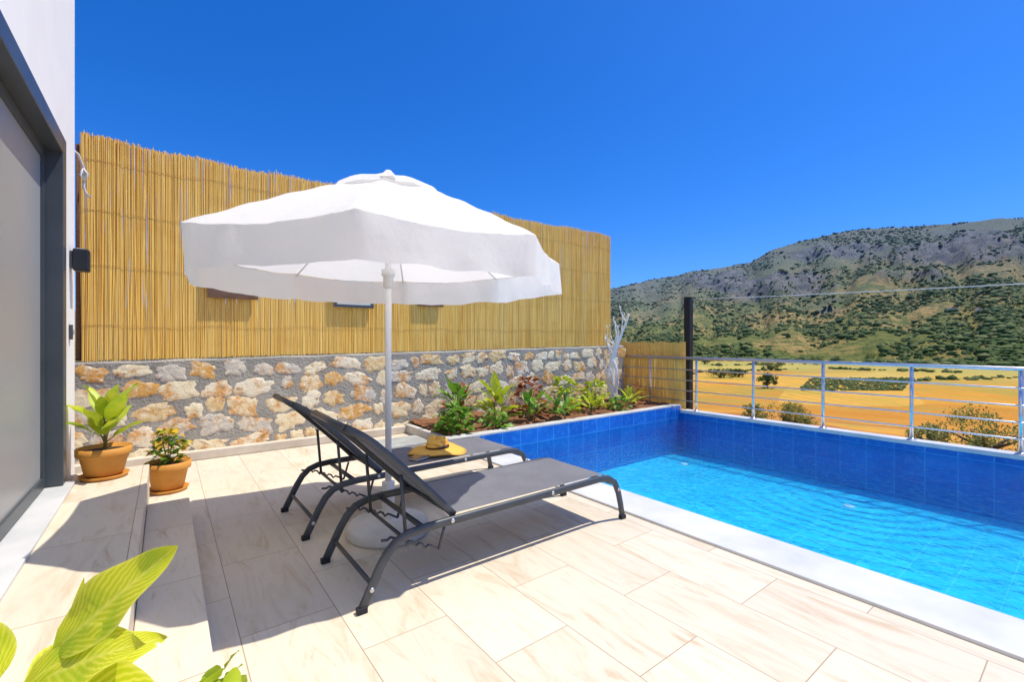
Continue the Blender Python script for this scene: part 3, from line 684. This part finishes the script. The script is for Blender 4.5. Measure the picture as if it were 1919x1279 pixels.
# ------------------------------------------------------------------ sun loungers
def make_lounger():
    e = empty('sun_lounger', (0, 0, 0))
    path = [(0, .012), (.03, .075), (.085, .185), (.125, .25), (.175, .295), (.24, .318), (.34, .326), (.7, .328), (1.2, .33), (1.66, .333), (1.76, .322), (1.83, .28), (1.87, .20), (1.895, .11), (1.915, .012)]
    for s in (-1, 1):
        o = MB().sweep(path, s * .31, .026, .042).build('side_frame', MT['frame'], e)
        for x, z in ((.045, .10), (.49, .328), (1.22, .330), (1.86, .225)):
            b = MB(); b.lathe([(0, .004), (.009, .004), (.012, .001), (.012, 0)], n=12)
            b.v = [(x + p[0], s * (.3235 + p[2]), z + p[1]) for p in b.v]; b.build('bolt', MT['bolt'], o)
        for x in (0.0, 1.915):
            f = MB(); f.box(x - .025, x + .025, s * .31 - .017, s * .31 + .017, 0, .03); f.build('foot', MT['black'], o, .004)
    for x, z in ((.34, .312), (1.80, .285)):
        MB().tube([(x, -.30, z), (x, .30, z)], .015, 10).build('crossbar', MT['frame'], e)
    MB().tube([(.05, -.30, .12), (.05, .30, .12)], .012, 10).build('crossbar', MT['frame'], e)
    s = MB(); nu, nv = 30, 8; gi = []
    for i in range(nu + 1):
        u = i / nu; x = .50 + u * 1.32
        for j in range(nv + 1):
            v = j / nv * 2 - 1; z = .352 - .014 * (1 - v * v) * math.sin(PI * min(1, u * 1.02))
            if x > 1.70: z -= ((x - 1.70) / .12) ** 2 * .045
            gi.append(s.V((x, v * .285, z)))
    for i in range(nu):
        for j in range(nv):
            a = i * (nv + 1) + j; s.Fc([gi[a], gi[a + nv + 1], gi[a + nv + 2], gi[a + 1]], smooth=True)
    s.build('seat', MT['sling'], e)
    def bp(t):
        x = .515 - .50 * t - .05 * t * t; z = .345 + .545 * t
        if t > .88: x -= (t - .88) * .3
        return x, z
    tt = [k / 12 for k in range(13)]
    br = MB(); br.sweep([bp(t) for t in tt], -.285, .026, .04); br.sweep([bp(t) for t in tt], .285, .026, .04)
    x, z = bp(1); br.tube([(x, -.285, z), (x, .285, z)], .017, 10)
    x, z = bp(.03); br.tube([(x, -.285, z), (x, .285, z)], .014, 10)
    bo = br.build('backrest_frame', MT['frame'], e)
    s = MB(); gi = []
    for i in range(nu + 1):
        t = i / nu; x, z = bp(t)
        for j in range(nv + 1):
            v = j / nv * 2 - 1; sg = .022 * (1 - v * v) * math.sin(PI * t) - .012
            gi.append(s.V((x - sg * .72, v * .272, z - sg * .69)))
    for i in range(nu):
        for j in range(nv):
            a = i * (nv + 1) + j; s.Fc([gi[a], gi[a + nv + 1], gi[a + nv + 2], gi[a + 1]], smooth=True)
    s.build('backrest_sling', MT['sling'], bo)
    for sd in (-1, 1):
        rk = MB(); P = []
        for k in range(5):
            x0 = .14 + k * .052; z0 = .30 - k * .024
            P += [(x0, z0), (x0 + .018, z0 + .010), (x0 + .036, z0 + .001)]
        rk.sweep([(.11, .305)] + P + [(.43, .175)], sd * .275, .012, .012)
        rk.sweep([(.43, .175), (.47, .31)], sd * .275, .012, .014)
        rk.build('notched_rack', MT['frame'], e)
    pr = MB(); x, z = bp(.52)
    for sd in (-1, 1): pr.tube([(x - .02, sd * .255, z - .02), (.25, sd * .255, .265)], .010, 8)
    pr.tube([(.25, -.275, .265), (.25, .275, .265)], .010, 8)
    pr.build('backrest_prop', MT['frame'], e)
    return e
l1 = make_lounger(); l1.location = (.745, 2.47, 0)
l2 = copy_tree(l1); l2.location = (.725, 3.49, 0); l2.rotation_euler.z = math.radians(.6)
tag(l1, 'dark grey sun lounger nearest the camera, with an empty sling seat', 'sun lounger', 'sun loungers under the parasol')
tag(l2, 'dark grey sun lounger behind the pole, holding the straw hat', 'sun lounger', 'sun loungers under the parasol')

def hw(i, a, r, z):
    if r > .12: z += .012 * math.sin(2 * a + .7) * (r / .23) ** 2 + .006 * math.sin(5 * a); r *= 1 + .02 * math.sin(3 * a)
    elif z > .03: z += -.018 * math.cos(2 * a) * (z / .10); r *= 1 + .12 * math.cos(2 * a)
    return r, z
ht = tag(empty('straw_hat', (1.86, 3.50, .362), .5), 'woven straw sun hat lying on the seat of the rear lounger', 'hat')
MB().lathe([(.245, -.004), (.25, .0), (.205, .012), (.15, .018), (.105, .022), (.098, .028)], n=48, wob=hw).build('brim', MT['straw'], ht)
MB().lathe([(.0985, .026), (.098, .05), (.09, .085), (.07, .105), (.04, .106), (0.0001, .10)], n=40, wob=hw).build('crown', MT['straw'], ht)
MB().lathe([(.102, .029), (.1015, .045)], n=40, wob=hw).build('hat_band', MT['band'], ht)
bk = tag(empty('book', (1.63, 3.36, .352), .35), 'small brown book lying beside the straw hat on the rear lounger', 'book')
MB().box(-.072, .068, -.046, .046, .004, .018).build('pages', MT['paper'], bk)
c = MB(); c.box(-.075, .075, -.05, .05, 0, .0035); c.box(-.075, .075, -.05, .05, .0185, .022); c.box(.0685, .075, -.05, .05, .0036, .0184)
c.build('book_cover', MT['cover'], bk)

# ------------------------------------------------------------------ potted plants and bed plants
def pot(e, r, h):
    k = r / .2
    MB().lathe([(0, .028), (r * .66, .028), (r * .70, .04), (r * .86, h * .72), (r * .88, h * .74), (r * .98, h * .75), (r, h * .79), (r, h), (r * .93, h), (r * .90, h * .86), (0.0001, h * .86)], n=40).build('pot', MT['terracotta'], e)
    MB().lathe([(0, .001), (r * .80, .001), (r * .90, .035 * k), (r * .87, .036 * k), (r * .78, .012), (0, .012)], n=40).build('saucer', MT['terracotta'], e)
    MB().lathe([(r * .895, h * .865), (r * .5, h * .885), (0.0001, h * .89)], n=24).build('potting_soil', MT['potsoil'], e)
def rosette(fm, sm, rnd, cz, nl, Ls, Ws, up=(.5, 1.4), droop=(.1, .5), stemh=0, cx=0, cy=0, fold=.25):
    if stemh: sm.tube([(cx, cy, cz), (cx + .01, cy, cz + stemh * .5), (cx, cy + .01, cz + stemh)], [.012, .010, .006], 6)
    for k in range(nl):
        a = k * 2.4 + rnd.uniform(-.3, .3); f = k / max(1, nl - 1); zz = cz + stemh * (.25 + .75 * f)
        e = rnd.uniform(*up) * (.6 + .55 * f)
        d = (math.cos(a) * math.cos(e), math.sin(a) * math.cos(e), math.sin(e))
        Lf = rnd.uniform(*Ls)
        st0 = Vector((cx, cy, zz)); st1 = st0 + Vector(d) * Lf * .22
        sm.tube([st0, st1], [.006, .004], 5)
        fm.leaf(st1, d, Lf, Lf * rnd.uniform(*Ws), rnd.uniform(*droop), fold, 8, rnd.uniform(-.4, .4))
def bushy(fm, sm, rnd, cz, rad, h, n, Ls, Ws=(.5, .7), cx=0, cy=0):
    for k in range(max(5, n // 14)):
        a = rnd.uniform(0, 2 * PI); q = rad * .6 * rnd.random()
        sm.tube([(cx, cy, cz), (cx + q * .5 * math.cos(a), cy + q * .5 * math.sin(a), cz + h * .4), (cx + q * math.cos(a), cy + q * math.sin(a), cz + h * .8)], [.005, .004, .002], 5)
    for k in range(n):
        a = rnd.uniform(0, 2 * PI); f = rnd.random(); q = rad * math.sqrt(rnd.random()) * math.sin(PI * (.25 + .65 * f))
        p = (cx + q * math.cos(a), cy + q * math.sin(a), cz + h * f)
        e = rnd.uniform(-.2, 1.0); Lf = rnd.uniform(*Ls); a2 = a + rnd.uniform(-.8, .8)
        fm.leaf(p, (math.cos(a2) * math.cos(e), math.sin(a2) * math.cos(e), math.sin(e)), Lf, Lf * rnd.uniform(*Ws), .3, .2, 4, rnd.uniform(-.8, .8))
def flowers(e, rnd, pts):
    for p in pts:
        f = MB(); c = Vector(p); f.tube([c - UP * .05, c], .002, 4)
        for k in range(6):
            a = k * PI / 3 + rnd.uniform(-.2, .2); el_ = rnd.uniform(.3, .9)
            f.leaf(c, (math.cos(a) * math.cos(el_), math.sin(a) * math.cos(el_), math.sin(el_)), .035, .022, .4, .2, 4)
        f.build('flower', MT['flower'], e)

rn = random.Random(3)
p1 = tag(empty('potted_plant', (-.355, 4.46, .301)), 'broad leaved green plant in the larger terracotta pot on the upper step', 'potted plant')
pot(p1, .160, .225)
f, s = MB(), MB(); rosette(f, s, rn, .195, 17, (.22, .35), (.26, .36), (.85, 1.38), (.08, .3), .22)
f.build('foliage', MT['lime'], p1); s.build('stem', MT['stem'], p1)
p2 = tag(empty('potted_plant', (.02, 4.95, .001)), 'low bushy plant with yellow and reddish leaves in the smaller terracotta pot', 'potted plant')
pot(p2, .165, .255)
f, s = MB(), MB(); bushy(f, s, rn, .22, .12, .30, 80, (.05, .09))
f.build('foliage', MT['green'], p2); s.build('stem', MT['stem'], p2)
f = MB(); bushy(f, MB(), rn, .27, .12, .27, 70, (.05, .09)); f.build('orange_foliage', MT['orangeleaf'], p2)
p3 = tag(empty('potted_plant', (-.235, 1.27, .301)), 'yellow striped broad leaved plant in the lower left foreground', 'potted plant')
pot(p3, .14, .20)
f, s = MB(), MB()
def cv(r, u, a): return RT * r + UP * u + FW * a
NC = cv(.1, .75, -.65)
for (r0, u0, q0), (r, u, a), Lf, Wf, dr_, tw in (((.055, .39, .03), (.78, .68, .1), .295, .12, .0, .15), ((.03, .34, .0), (.87, .42, -.05), .26, .13, .08, -.1), ((.04, .325, -.02), (1, .03, -.02), .28, .15, .03, .1),
        ((.06, .38, .05), (.15, 1, .1), .14, .018, .02, .7), ((-.05, .33, .02), (-.5, .5, .1), .20, .11, .2, .1), ((-.05, .30, -.02), (-.3, .35, -.5), .15, .10, .2, .0),
        ((0.05, .29, -.03), (.8, -.1, -.2), .22, .15, .2, 0), ((-.03, .30, -.03), (.2, .25, -.6), .17, .14, .2, 0), ((.02, .30, .03), (.7, .35, .5), .22, .11, .2, 0), ((0, .27, .05), (-.3, .4, .8), .24, .10, .3, 0)):
    b0_ = Vector((0, 0, .17)); b1_ = cv(r0, 0, q0) + UP * u0
    s.tube([b0_, b0_.lerp(b1_, .5) + UP * .02, b1_], [.007, .006, .004], 6)
    f.leaf(b1_, cv(r, u, a), Lf, Wf, dr_, .22, 16, tw, .75, NC)
f.build('foliage', MT['varieg'], p3); s.build('stem', MT['stem'], p3)
p4 = tag(empty('potted_plant', (.09, 1.165, .151)), 'small green leaved plant cut by the bottom edge of the photo', 'potted plant')
pot(p4, .10, .17)
f, s = MB(), MB(); bushy(f, s, rn, .15, .07, .28, 70, (.04, .06), (.8, 1.0))
f.build('foliage', MT['lime'], p4); s.build('stem', MT['stem'], p4)

bed = [
    (2.98, 5.12, 'bush', .36, 'dense green plant with red flowers at the near left corner of the flower bed'),
    (3.28, 5.50, 'canna_red', .74, 'tall plant with red and green leaves at the left end of the bed'),
    (3.60, 5.08, 'bush_low', .24, 'low green bush beside the pale bed edge'),
    (3.92, 5.36, 'canna', .76, 'tall bright green broad leaved plant left of the red leaved shrub'),
    (4.30, 5.12, 'canna_small', .56, 'broad leaved plant with a few red flowers before the red leaved shrub'),
    (4.60, 5.58, 'red', .62, 'bushy red leaved shrub in the middle of the flower bed'),
    (4.82, 5.10, 'canna_small', .44, 'short upright green plant right of the red leaved shrub'),
    (5.28, 5.48, 'lime', .58, 'lime green leafy plant in the right half of the flower bed'),
    (5.66, 5.24, 'rosette', .46, 'spiky lime rosette plant right of the lime leafy plant'),
    (6.08, 5.55, 'lime', .48, 'pale green plant left of the bleached driftwood'),
    (6.25, 5.14, 'bush_low', .22, 'low green clump at the bed edge in front of the pale green plant'),
    (6.72, 5.30, 'rosette', .42, 'upright narrow leaved green plant before the bleached driftwood'),
    (7.08, 5.45, 'redsmall', .42, 'small dark reddish plant right of the bleached driftwood'),
]
for x, y, sty, sz, lab in bed:
    e = tag(empty('bed_plant', (x, y, .10), R.uniform(0, 6)), lab, 'plant', 'plants in the flower bed')
    f, s, f2 = MB(), MB(), MB(); m1 = MT['green']
    if sty == 'bush':
        bushy(f, s, rn, 0, .23, sz, 150, (.07, .13)); rosette(f, s, rn, .08, 11, (.2, .3), (.25, .35), (.3, 1.2), (.1, .5), .20)
        flowers(e, rn, [(rn.uniform(-.16, .16), rn.uniform(-.16, .16), rn.uniform(.25, .40)) for q in range(7)])
    elif sty == 'bush_low': bushy(f, s, rn, 0, .18, sz, 100, (.06, .11)); m1 = MT['green']
    elif sty == 'canna_red':
        for q in range(3): rosette(f, s, rn, 0, 8, (.22, .36), (.26, .36), (.5, 1.2), (.05, .4), sz * .6, rn.uniform(-.15, .15), rn.uniform(-.12, .12))
        rosette(f2, s, rn, .05, 7, (.2, .32), (.22, .3), (.6, 1.3), (.05, .4), sz * .55, .04, .05)
    elif sty == 'canna':
        for q in range(2): rosette(f, s, rn, 0, 9, (.26, .42), (.28, .38), (.6, 1.25), (.05, .35), sz * .5, rn.uniform(-.1, .1), rn.uniform(-.1, .1))
        m1 = MT['lime']
    elif sty == 'canna_small':
        for q in range(2): rosette(f, s, rn, 0, 8, (.20, .31), (.28, .4), (.5, 1.2), (.05, .35), sz * .5, rn.uniform(-.08, .08), rn.uniform(-.08, .08))
        flowers(e, rn, [(rn.uniform(-.07, .07), rn.uniform(-.07, .07), sz * rn.uniform(.7, 1.1)) for q in range(4)])
    elif sty == 'red': bushy(f, s, rn, 0, .28, sz, 200, (.08, .16), (.3, .5)); m1 = MT['redleaf']
    elif sty == 'redsmall': bushy(f, s, rn, 0, .18, sz, 70, (.07, .12), (.25, .4)); m1 = MT['redleaf']
    elif sty == 'lime': bushy(f, s, rn, 0, .24, sz, 140, (.08, .16), (.4, .6)); m1 = MT['lime']
    elif sty == 'rosette': rosette(f, s, rn, 0, 18, (.24, .38), (.13, .20), (.5, 1.3), (.1, .5), sz * .3); m1 = MT['lime']
    f.build('foliage', m1, e); s.build('stem', MT['stem'], e)
    if f2.v: f2.build('red_foliage', MT['redleaf'], e)

dw = MB(); rd = random.Random(33)
def branch(p, d, ln, r, depth):
    pts = [Vector(p)]; d = Vector(d).normalized(); n = 10; d0 = d.copy()
    for i in range(n):
        d = (d * .8 + d0 * .25 + Vector((rd.uniform(-.38, .38), rd.uniform(-.38, .38), rd.uniform(-.05, .15)))).normalized()
        pts.append(pts[-1] + d * ln / n)
    rr = [max(.007, r * (1 - .72 * i / n) * rd.uniform(.82, 1.18)) for i in range(n + 1)]
    dw.tube(pts, rr, 8)
    if depth > 0:
        for i in range(2, n, 1 if depth > 1 else 3):
            if rd.random() < .62: branch(pts[i], d0 * .9 + Vector((rd.uniform(-.8, .7), rd.uniform(-.8, .8), rd.uniform(.2, .9))), ln * rd.uniform(.14, .30), rr[i] * .6, depth - 1)
branch((.20, 0, -.02), (-.16, 0, 1), 1.80, .060, 2); branch((.16, .05, 0), (-.30, .1, 1), 1.65, .046, 2); branch((.20, -.05, 0), (.0, 0, 1), 1.35, .044, 2)
o = dw.build('driftwood', MT['drift'], loc=(6.66, 5.76, .10)); tag(o, 'bleached white driftwood branch standing upright at the right end of the stone wall', 'driftwood')

o = MB().box(-.36, .36, -.24, .24, 0, .05).build('stone_slab', MT['slab'], bevel=.01, loc=(2.28, 5.35, .002)); tag(o, 'flat grey slab lying on the terrace beside the flower bed', 'slab')

# ------------------------------------------------------------------ land beyond
GD = [0, 9, 20, 30, 60, 120, 9999]; GZ = [-1.7, -1.7, -2.2, -3.1, -7.0, -12, -12]
def gz(d): return float(np.interp(d, GD, GZ))
def gn(x, y):
    r = math.hypot(x, y)
    return .35 * noise.noise((x * .12, y * .12, 0)) if 10 < r < 120 else 0
g = MB(); radii = [0, 4, 9, 12, 16, 20, 25, 30, 36, 42, 50, 60, 72, 90, 120, 160, 210, 270, 340, 420, 600, 1000, 2000, 5000]; na = 160; gi = []
for r in radii:
    gi.append([g.V((r * math.cos(2 * PI * k / na), r * math.sin(2 * PI * k / na), gz(r) + gn(r * math.cos(2 * PI * k / na), r * math.sin(2 * PI * k / na)))) for k in range(na)])
for i in range(len(radii) - 1):
    for k in range(na):
        if i == 0: g.Fc([gi[0][k], gi[1][k], gi[1][(k + 1) % na]], smooth=True)
        else: g.Fc([gi[i][k], gi[i + 1][k], gi[i + 1][(k + 1) % na], gi[i][(k + 1) % na]], smooth=True)
struct('ground', g, MT['ground'], label='dry golden fields of the valley floor')

ridge = [(-900, 600), (0, 585), (600, 566), (900, 558), (1145, 541), (1200, 530), (1300, 510), (1370, 497), (1410, 488), (1450, 467), (1500, 452), (1560, 441), (1620, 428), (1700, 424), (1760, 418), (1830, 415), (1880, 410), (1919, 411), (2100, 414), (2500, 440), (3500, 520), (6000, 600)]
rx = [p[0] for p in ridge]; ry = [p[1] for p in ridge]
def hillz(az, r):
    a = az - YAW; a = max(-1.4, min(1.4, a))
    px = 960 + F * math.tan(a); py = float(np.interp(px, rx, ry)); ca = math.cos(a)
    Rr = 1000 + 90 * noise.noise((az * 3, 1.5, 0)); r0 = 385 + 45 * noise.noise((az * 5, 7.7, 0))
    Hr = 1.3 + Rr * (640 - py) / F * ca
    s = (r - r0) / (Rr - r0)
    x, y = r * math.sin(az), r * math.cos(az)
    if s <= 0: return -12.4 + s * 6, 0, 0
    sc = min(s, 1); f = sc * (.78 + .22 * sc)
    z = -12.4 + (Hr + 12.4) * f
    fr_ = noise.fractal((x * .007, y * .007, 3), 1.0, 2.1, 5)
    z += fr_ * 13 * min(1, s * 3) * (1 - .6 * sc)
    gul = abs(noise.noise((az * 14, r * .0015, 2)))
    z -= (1 - min(1, gul * 3)) * 12 * math.sin(PI * min(1, sc * .95))
    pyv = 640 - F * (z - 1.3) / (r * ca)
    mk = 0
    for cx, cy, sx, sy, am in ((1470, 545, 120, 32, 1.25), (1610, 478, 130, 18, 1.2), (1850, 470, 120, 38, 1.25), (1340, 527, 60, 14, .7), (1700, 520, 90, 14, .6), (1560, 590, 70, 9, .8)):
        mk += am * math.exp(-((px - cx) / sx) ** 2 - ((pyv - cy) / sy) ** 2)
    nz = noise.fractal((x * .011, y * .011, z * .02), .9, 2.0, 5)
    rock = max(0, min(1, (mk * (1.0 + 1.1 * nz) - .46) * 3.0))
    rg = abs(noise.noise((x * .024, y * .024, 9))) + .5 * abs(noise.noise((x * .06, y * .06, 4)))
    z += rock * (16 - 36 * rg) * (1 - .5 * sc)
    if s > 1: z = z - (s - 1) * 150
    return z, rock, sc
h = MB(); NA, NR = 460, 130; rock = []; rise = []; a0, a1 = YAW - 1.35, YAW + 1.35
for i in range(NA + 1):
    az = a0 + (a1 - a0) * i / NA
    for j in range(NR + 1):
        r = 300 + 950 * j / NR
        z, rk, sc = hillz(az, r); h.V((r * math.sin(az), r * math.cos(az), z)); rock.append(rk); rise.append(sc)
for i in range(NA):
    for j in range(NR):
        a = i * (NR + 1) + j; h.Fc([a, a + 1, a + NR + 2, a + NR + 1], smooth=True)
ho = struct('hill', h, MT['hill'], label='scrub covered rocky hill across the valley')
for nm, data in (('rock', rock), ('rise', rise)):
    at = ho.data.attributes.new(nm, 'FLOAT', 'POINT'); at.data.foreach_set('value', data)

bm = bmesh.new(); bmesh.ops.create_icosphere(bm, subdivisions=1, radius=1); tv = np.array([v.co[:] for v in bm.verts]); tf = np.array([[v.index for v in f.verts] for f in bm.faces]); bm.free()
rs = np.random.RandomState(4)
def scatter(name, pts, label, cat):
    VV, FF = [], []; n = 0
    for (x, y, z, s) in pts:
        t = tv * (1 + rs.uniform(-.35, .35, (len(tv), 1))) * np.array([s * rs.uniform(.7, 1.4), s * rs.uniform(.7, 1.4), s * rs.uniform(.5, .95)])
        VV.append(t + np.array([x, y, z + s * .4])); FF.append(tf + n); n += len(tv)
    me = bpy.data.meshes.new(name); me.from_pydata(np.concatenate(VV).tolist(), [], np.concatenate(FF).tolist())
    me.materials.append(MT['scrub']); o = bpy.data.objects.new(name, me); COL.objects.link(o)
    tag(o, label, cat, kind='stuff'); return o
pts = []
while len(pts) < 34000:
    px = R.uniform(1060, 2250); az = YAW + math.atan((px - 960) / F); r = 330 + 740 * R.random() ** 1.1
    z, rk, sc = hillz(az, r)
    if z < -12.3: z = -12.2
    x, y = r * math.sin(az), r * math.cos(az)
    dn = noise.fractal((x * .014, y * .014, 0), 1, 2, 4)
    if R.random() < .55 * rk: continue
    if R.random() > .50 + 1.3 * dn: continue
    s = .45 + R.expovariate(1.55)
    s = min(s, 3.0) * (1.12 if sc < .15 else .92)
    if sc < .02 and R.random() < .6: s *= .5
    pts.append((x, y, z - .3, s))
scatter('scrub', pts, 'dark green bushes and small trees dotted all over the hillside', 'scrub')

def world(px, Z): return FW * Z + RT * ((px - 960) / F * Z)
vp = []
for i in range(13):
    for j in range(46):
        if R.random() < .12: continue
        px = 1500 + j * 4.2; Z = 122 + i * 3.2; p = world(px + i * 2, Z); vp.append((p.x, p.y, -12.1, R.uniform(.3, .7)))
scatter('vineyard', vp, 'green patch of low vines in rows in the golden field', 'vineyard')
hp_ = []
for (pa, Za), (pb_, Zb) in (((1300, 190), (1500, 215)), ((1560, 215), (1800, 190)), ((1690, 150), (1930, 165)), ((1320, 300), (1900, 310)), ((1780, 240), (2000, 250)), ((1340, 245), (1560, 262))):
    n = 70
    for k in range(n):
        if R.random() < .45: continue
        t = k / n; p = world(pa + (pb_ - pa) * t + R.uniform(-4, 4), Za + (Zb - Za) * t + R.gauss(0, 2.5)); hp_.append((p.x, p.y, -12.2, R.uniform(.4, 1.5)))
scatter('hedgerow', hp_, 'broken rows of low bushes along the field boundaries', 'hedgerow')

def leafcrown(mb, c, rx_, rz_, ncl, per, ls, rnd):
    for k in range(ncl):
        a = rnd.uniform(0, 2 * PI); q = rnd.random() ** .5; zz = rnd.uniform(-1, 1)
        cc = Vector((c[0] + rx_ * q * math.cos(a) * math.sqrt(max(.1, 1 - zz * zz)), c[1] + rx_ * q * math.sin(a) * math.sqrt(max(.1, 1 - zz * zz)), c[2] + rz_ * zz))
        cr = rx_ * rnd.uniform(.16, .32)
        for m in range(per):
            d = Vector((rnd.gauss(0, 1), rnd.gauss(0, 1), rnd.gauss(0, 1))).normalized() * cr * rnd.random() ** .4
            p = cc + d; u = Vector((rnd.gauss(0, 1), rnd.gauss(0, 1), rnd.gauss(0, 1))).normalized(); v = u.orthogonal().normalized() * ls * rnd.uniform(.3, .5); u = u * ls * rnd.uniform(.6, 1.2)
            mb.quad(p - u, p + v, p + u, p - v)
def tree(px, Z, hgt, wid, label, mk='treeleaf', group='trees in the valley fields', dens=1.0, name='field_tree', ls=.3, trunk=.3):
    p = world(px, Z); d = Vector((p.x, p.y)).length; rnd = random.Random(int(px * 7 + Z))
    e = tag(empty(name, (p.x, p.y, gz(d) + gn(p.x, p.y) - .1), rnd.uniform(0, 6)), label, 'tree' if name == 'field_tree' else 'shrub', group)
    t = MB(); th = hgt * trunk
    t.tube([(0, 0, 0), (.06 * wid, 0, th * .6), (.02, .05 * wid, th * 1.4)], [wid * .05, wid * .038, wid * .025], 7)
    for k in range(5):
        a = k * 1.3 + .4; t.tube([(.03 * wid, 0, th * .8), (wid * .2 * math.cos(a), wid * .2 * math.sin(a), th + hgt * .2), (wid * .34 * math.cos(a), wid * .34 * math.sin(a), th + hgt * .38)], [wid * .025, wid * .016, wid * .006], 5)
    t.build('trunk', MT['bark'], e)
    c = MB(); leafcrown(c, (0, 0, th + (hgt - th) * .5), wid * .5, (hgt - th) * .5, int(26 * dens), int(42 * dens), ls, rnd)
    c.build('crown', MT[mk], e)
tree(1440, 128, 3.8, 5.6, 'single dark round tree standing in the golden field left of the vine rows')
tree(1446, 205, 4.2, 10, 'wide dark tree clump in the field farther back than the round tree')
tree(1350, 165, 2.8, 9, 'low wide tree hedge in the field close to the dark post, left one')
tree(1385, 168, 2.6, 7, 'low tree hedge in the field close to the dark post, right one')
tree(1322, 260, 5, 10, 'dark tree far in the field just right of the dark post')
tree(1530, 255, 4.0, 10, 'small dark tree at the far field edge above the vine rows')
tree(1872, 265, 5.0, 16, 'wide dark tree at the far edge of the field near the right border')
tree(1740, 285, 4.5, 12, 'small dark tree at the far edge of the field above the bright strip')
tree(1640, 300, 5, 13, 'dark tree at the foot of the hill left of the bright strip')
tree(1850, 16.0, 1.35, 3.0, 'large pale olive shrub below the railing at the right', 'oliveleaf', 'shrubs on the slope below the pool', 1.35, 'slope_shrub', .06, .12)
tree(1490, 22, 1.0, 2.4, 'green shrub below the railing in the middle', 'oliveleaf', 'shrubs on the slope below the pool', 1.3, 'slope_shrub', .07, .12)
tree(1740, 17.5, .7, 1.5, 'small sparse shrub left of the pale olive shrub', 'oliveleaf', 'shrubs on the slope below the pool', 1.0, 'slope_shrub', .06, .12)
tree(1415, 24, .8, 1.6, 'smallest shrub left of the green shrub below the railing', 'oliveleaf', 'shrubs on the slope below the pool', 1.0, 'slope_shrub', .07, .12)

for px, Z, lab in ((1786, 372, 'tiny white farmhouse at the foot of the hill'), (1836, 366, 'tiny pale shed to the right of the white farmhouse')):
    p = world(px, Z); az = math.atan2(p.x, p.y); r = math.hypot(p.x, p.y); z = max(-12, hillz(az, r)[0])
    e = tag(empty('farmhouse', (p.x, p.y, z - .3), .4), lab, 'house', 'farm buildings at the foot of the hill')
    k = 1 if px < 1800 else .7
    MB().box(-4 * k, 4 * k, -2.5 * k, 2.5 * k, 0, 3.0 * k).build('wall', MT['stucco'], e)
    rb_ = MB(); a = [rb_.V(q) for q in ((-4.3 * k, -2.8 * k, 3.01 * k), (4.3 * k, -2.8 * k, 3.01 * k), (4.3 * k, 2.8 * k, 3.01 * k), (-4.3 * k, 2.8 * k, 3.01 * k), (-4.3 * k, 0, 4.2 * k), (4.3 * k, 0, 4.2 * k))]
    for q in ((0, 1, 5, 4), (2, 3, 4, 5), (0, 4, 3), (1, 2, 5), (3, 2, 1, 0)): rb_.Fc([a[i] for i in q])
    rb_.build('roof', MT['terracotta'], e)
